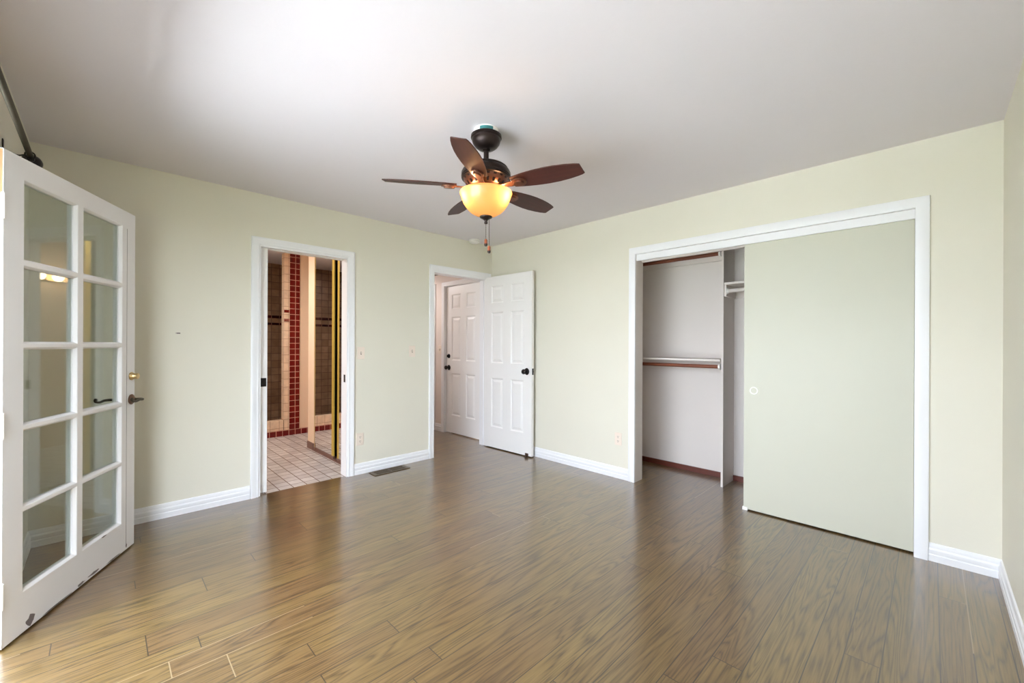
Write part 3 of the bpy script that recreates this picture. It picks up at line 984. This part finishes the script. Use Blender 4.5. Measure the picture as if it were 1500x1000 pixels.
# blades
stn = [(.165, .042), (.19, .047), (.24, .056), (.30, .063), (.36, .0665), (.42, .065), (.48, .058), (.525, .049), (.550, .0415), (.555, .0395)]
poly = [(r, -h_) for r, h_ in stn] + [(.562, .035), ] + [(r, h_) for r, h_ in reversed(stn[:-1])]
def make_blade():
    mb = MB()
    mb.prism(poly, 0, .006)
    b = mb.build('blade', M_BLADE, fan, bevel=.0015)
    mb = MB()
    # bracket: arm from the motor, oval pad under the blade root
    arm = [(.075, -.016), (.12, -.014), (.165, -.022), (.165, .022), (.12, .014), (.075, .016)]
    mb.prism(arm, -.010, -.003)
    pad = [(.205 + .045 * math.cos(k * math.pi / 10), .034 * math.sin(k * math.pi / 10)) for k in range(20)]
    mb.prism(pad, -.010, 0)
    pad2 = [(.205 + .030 * math.cos(k * math.pi / 10), .022 * math.sin(k * math.pi / 10)) for k in range(20)]
    mb.prism(pad2, -.018, -.008)
    mb.build('blade_bracket', M_BRONZE_LAMPLIT, b, bevel=.0018)
    return b
BL = make_blade()
for i in range(5):
    b = BL if i == 0 else copy_tree(BL, fan)
    a = R(-35.3 + 72 * i)
    b.matrix_local = Matrix.Translation((0, 0, -.322)) @ Matrix.Rotation(a, 4, 'Z') @ Matrix.Rotation(R(-14), 4, 'X')
# bowl
bp_ = [(.146, -.352), (.1475, -.356), (.147, -.362), (.143, -.368), (.138, -.385), (.127, -.412), (.110, -.438), (.088, -.460), (.062, -.476), (.034, -.486), (.012, -.488)]
mb = MB()
mb.lathe(bp_, 64, close=False)
bowl = mb.build('light_bowl', M_AMBER, fan, smooth=60)
mb = MB()
mb.lathe([(.001, -.482), (.032, -.482), (.036, -.487), (.034, -.493), (.020, -.500), (.010, -.507), (.008, -.516), (.011, -.520), (.008, -.527), (.001, -.530)], 32)
mb.build('finial', M_BRONZE, fan, smooth=40)
mb = MB()
mb.tube([(0, 0, -.35), (0, 0, -.484)], .006, 10)
mb.build('bowl_stem', M_BRONZE, fan, smooth=40)
# two lamps in the bowl
rtv = Vector((rt.x, rt.y, 0))
fwv = Vector((fw.x, fw.y, 0))
for s_ in (-1, 1):
    pos = rtv * (.092 * s_) - fwv * .050
    mb = MB()
    mb.lathe([(.001, .03), (.010, .03), (.011, .012), (.015, 0), (.017, -.012), (.014, -.023), (.001, -.028)], 20, 'z', (pos.x, pos.y, -.376))
    mb.build('bulb', emit_mat('bulb_glow', (1.0, .60, .30, 1), 24.0), fan, smooth=60)
def chain(dx, z0, z1, beads):
    p = rtv * dx
    mb = MB()
    mb.tube([(p.x, p.y, z0), (p.x, p.y, z1 + .036)], .0012, 6)
    zz = z0
    while zz > z1 + .04:
        mb.lathe([(.0005, .0022), (.0018, .0012), (.0022, 0), (.0018, -.0012), (.0005, -.0022)], 8, 'z', (p.x, p.y, zz))
        zz -= beads
    c = mb.build('pull_chain', M_CHAIN, fan, smooth=60)
    mb = MB()
    mb.lathe([(.001, .040), (.005, .040), (.0085, .034), (.0085, .018), (.0095, .014), (.001, .014)], 16, 'z', (p.x, p.y, z1))
    mb.lathe([(.001, .0139), (.0097, .0139), (.0097, .006), (.006, 0), (.001, 0)], 16, 'z', (p.x, p.y, z1), mi=1)
    mb.build('pull_fob', [M_FOB, M_BRONZE], c, smooth=50)
chain(0.0, -.525, 1.787 - H, .012)
chain(.018, -.470, 1.748 - H, .006)

# ------------------------------------------------------------------ small things on ceiling, walls and floor
sm = empty('smoke_detector', (.355, .088, H))
tag(sm, 'round white smoke detector on ceiling near the corner', 'smoke detector')
mb = MB()
mb.lathe([(.001, 0), (.062, 0), (.064, -.004), (.064, -.012), (.060, -.014), (.001, -.014)], 40)
mb.build('detector_base', M_WPLASTIC, sm, smooth=35)
mb = MB()
mb.lathe([(.001, -.012), (.052, -.012), (.052, -.017), (.060, -.020), (.058, -.032), (.048, -.038), (.001, -.039)], 40)
mb.build('detector_cover', M_WPLASTIC, sm, smooth=35)

def plate_root(name, loc, rotz, label, cat, group=None):
    r = empty(name, loc, rotz)
    tag(r, label, cat, group)
    mb = MB()
    mb.box(-.036, .036, 0, .006, -.058, .058)
    mb.build('cover_plate', M_IVORY, r, bevel=.003)
    return r
def switch(loc, rotz, label):
    r = plate_root('light_switch', loc, rotz, label, 'light switch')
    boxes('switch_slot', [(-.006, .006, .006, .0066, -.013, .013)], M_SLOT, r)
    mb = MB()
    mb.add([(-.0045, .005, -.010), (.0045, .005, -.010), (.0045, .005, .010), (-.0045, .005, .010), (-.004, .017, .002), (.004, .017, .002), (.004, .014, .010), (-.004, .014, .010)],
           [(0, 1, 2, 3), (4, 5, 6, 7), (0, 1, 5, 4), (1, 2, 6, 5), (2, 3, 7, 6), (3, 0, 4, 7)])
    mb.build('toggle', M_IVORY, r)
def outlet(loc, rotz, label):
    r = plate_root('wall_outlet', loc, rotz, label, 'outlet')
    for z in (-.020, .020):
        mb = MB()
        po = [(.017 * math.cos(k * math.pi / 8), .0145 * math.sin(k * math.pi / 8)) for k in range(16)]
        mb.M = Matrix.Translation((0, .006, z)) @ Matrix.Rotation(R(-90), 4, 'X')
        mb.prism(po, -.001, .002)
        q = mb.build('receptacle', M_IVORY, r)
        boxes('outlet_slot', [(-.0075, -.0050, .0078, .0086, z - .001, z + .008), (.0045, .0070, .0078, .0086, z - .001, z + .008), (-.0025, .0025, .0078, .0086, z - .010, z - .005)], M_SLOT, q)
switch((1.665, 0, 1.145), 0, 'ivory light switch on wall just right of bathroom doorway')
switch((1.114, 0, 1.158), 0, 'ivory light switch on wall left of hall doorway')
switch((0, -1.100, 1.153), R(-90), 'ivory light switch on the hall wall beside the closed door')
outlet((1.672, 0, .330), 0, 'ivory outlet low on wall right of the bathroom doorway')
outlet((0, 1.766, .362), R(-90), 'ivory outlet low on wall left of the closet')

rg = empty('floor_register', (1.415, .100, 0))
tag(rg, 'brown metal floor register on the floor by baseboard', 'floor register')
mb = MB()
X2, Y2 = .185, .070
mb.box(-X2, X2, -Y2, -Y2 + .022, 0, .006)
mb.box(-X2, X2, Y2 - .022, Y2, 0, .006)
mb.box(-X2, -X2 + .035, -Y2 + .022, Y2 - .022, 0, .006)
mb.box(X2 - .035, X2, -Y2 + .022, Y2 - .022, 0, .006)
mb.box(-.010, .010, -Y2 + .022, Y2 - .022, 0, .006)
mb.build('register_frame', M_REG, rg, bevel=.0015)
mb = MB()
for k in range(26):
    x = -X2 + .040 + k * (2 * X2 - .08) / 25
    mb.box(x - .0022, x + .0022, -Y2 + .020, Y2 - .020, .0008, .0052)
mb.box(-X2 + .03, X2 - .03, -.003, .003, .0008, .0056)
mb.build('louver', M_REG, rg)
boxes('duct_shade_sheet', [(-X2 + .03, X2 - .03, -Y2 + .018, Y2 - .018, .0002, .0008)], M_SLOT, rg)  # thin dark sheet painted in for the shade down the duct

hv = empty('ceiling_vent', (.24, -1.07, 2.215))
tag(hv, 'dark return-air vent on the hall ceiling', 'ceiling vent')
boxes('vent_frame', [(-.20, .20, -.11, -.09, -.010, 0), (-.20, .20, .09, .11, -.010, 0), (-.20, -.18, -.09, .09, -.010, 0), (.18, .20, -.09, .09, -.010, 0)], M_REG, hv)
boxes('vent_louver', [(-.18, .18, -.085 + k * .024, -.075 + k * .024, -.009, -.001) for k in range(8)], M_SLOT, hv)

# curtain rod on the garden wall
cr = empty('curtain_rod', (3.644, .92, 2.083))
tag(cr, 'dark metal curtain rod above the glazed door', 'curtain rod')
mb = MB()
mb.tube([(0, -.01, 0), (0, 2.55, 0)], .0105, 16)
mb.build('rod', M_IRON, cr, smooth=60)
mb = MB()
mb.lathe([(.001, .005), (.012, .004), (.014, -.004), (.010, -.010), (.014, -.016), (.026, -.028), (.034, -.046), (.035, -.060), (.030, -.078), (.018, -.092), (.001, -.096)], 28, 'y', (0, 0, -.012))
mb.build('finial', M_BLACKM, cr, smooth=50)
for y in (.015, 2.35):
    mb = MB()
    ringp = [(.0155 * math.cos(k * math.pi / 8), y, .0155 * math.sin(k * math.pi / 8)) for k in range(17)]
    mb.tube(ringp, .003, 8)
    mb.tube(catmull([(.015, y, -.003), (.035, y, -.012), (.060, y, -.004), (.076, y, .004)], 5), .0035, 8)
    mb.box(.076, .0795, y - .012, y + .012, -.030, .045)
    mb.build('rod_bracket', M_BLACKM, cr, smooth=40)

# ------------------------------------------------------------------ closet fittings
dv = boxes('closet_divider', [(-.708, -.432, 2.5155, 2.5335, 0, H - .002)], M_CLOSET)
tag(dv, 'tall off-white divider panel standing inside the closet', 'divider panel')
def shelf(y0, y1, z, label, x0=-.41):
    return tag(boxes('closet_shelf', [(-.708, x0, y0, y1, z - .020, z)], M_CLOSET, bevel=.002), label, 'shelf')
shelf(1.442, 2.514, 1.112, 'white closet shelf left of the divider, at waist height')
shelf(2.535, 4.05, 1.780, 'white closet shelf right of the divider, above eye level', -.44)
shelf(1.442, 2.514, 2.125, 'white closet shelf left of the divider, highest up', -.42)
def rod(y0, y1, x, z, label, mat):
    r = empty('closet_rod', (x, y0, z))
    tag(r, label, 'closet rod')
    mb = MB()
    mb.tube([(0, .006, 0), (0, y1 - y0 - .006, 0)], .0165, 18)
    mb.build('rod', mat, r, smooth=60)
    for yy, s_ in ((.001, 1), (y1 - y0 - .001, -1)):
        mb = MB()
        mb.lathe([(.001, 0), (.028, 0), (.028, .004), (.022, .007), (.021, .018), (.001, .018)], 22, 'y' if s_ > 0 else '-y', (0, yy, 0))
        mb.build('rod_socket', M_WPLASTIC, r, smooth=40)
rod(1.442, 2.514, -.43, 1.046, 'brown closet rod under the waist-height shelf', M_RODWOOD)
rod(1.442, 2.514, -.43, 2.036, 'brown closet rod at the top of closet, left of divider', M_RODWOOD)
rod(2.553, 4.05, -.45, 1.706, 'pale closet rod under the shelf right of divider', M_CLOSET)
def cleat(lst, label):
    tag(boxes('closet_cleat', lst, M_CLOSET, bevel=.0015), label, 'cleat')
cleat([(-.709, -.692, 1.442, 2.514, 2.024, 2.104)], 'white cleat board under the highest closet shelf')
cleat([(-.709, -.692, 1.442, 2.514, 1.020, 1.091)], 'white cleat board under the waist-height closet shelf')
cleat([(-.690, -.445, 2.5345, 2.552, 1.660, 1.759)], 'white cleat board on the divider side, under the right shelf')
cleat([(-.709, -.692, 2.5345, 4.05, 1.660, 1.759)], 'white cleat board on closet back under the right shelf')

# wall nail left by a picture
nl = MB()
nl.M = Matrix.Translation((3.02, 0, 1.305))
nl.box(-.010, .010, 0, .002, -.004, .004)
nl.box(.012, .016, 0, .006, -.002, .003)
tag(nl.build('wall_hook', M_CHIP), 'tiny old picture hook left on the wall by glazed door', 'hook')

# unseen window added beside the camera to let in more daylight
bw = empty('added_window', (LA + .05, 3.525, .90))
S(bw, 'unseen window added in the wall beside the camera for more daylight', 'window')
boxes('window_frame', [(0, .05, -.425, -.375, 0, 1.16), (0, .05, .375, .425, 0, 1.16), (0, .05, -.375, .375, 0, .05), (0, .05, -.375, .375, 1.11, 1.16)], M_TRIM, bw)
# ------------------------------------------------------------------ unseen ground added outside the garden doorway to steer bounced daylight
S(boxes('ground_deck_added', [(LA + .12, 6.0, -1.0, 5.0, -.22, -.10)], M_DECK), 'unseen grey deck added outside the garden doorway, dark to cut bounced light', 'deck')
S(boxes('ground', [(6.0, 10.0, -1.0, 5.0, -.22, -.10)], M_PATIO), 'unseen pale concrete patio beyond the deck, added to bounce sunlight indoors', 'patio')
S(boxes('ground_lawn', [(10.0, 40, -30, 36, -.24, -.12), (LA + .12, 10.0, 5.0, 36, -.24, -.12), (LA + .12, 10.0, -30, -1.0, -.24, -.12)], M_LAWN), 'unseen green lawn added round the patio, darker to bound the bright patch', 'lawn')
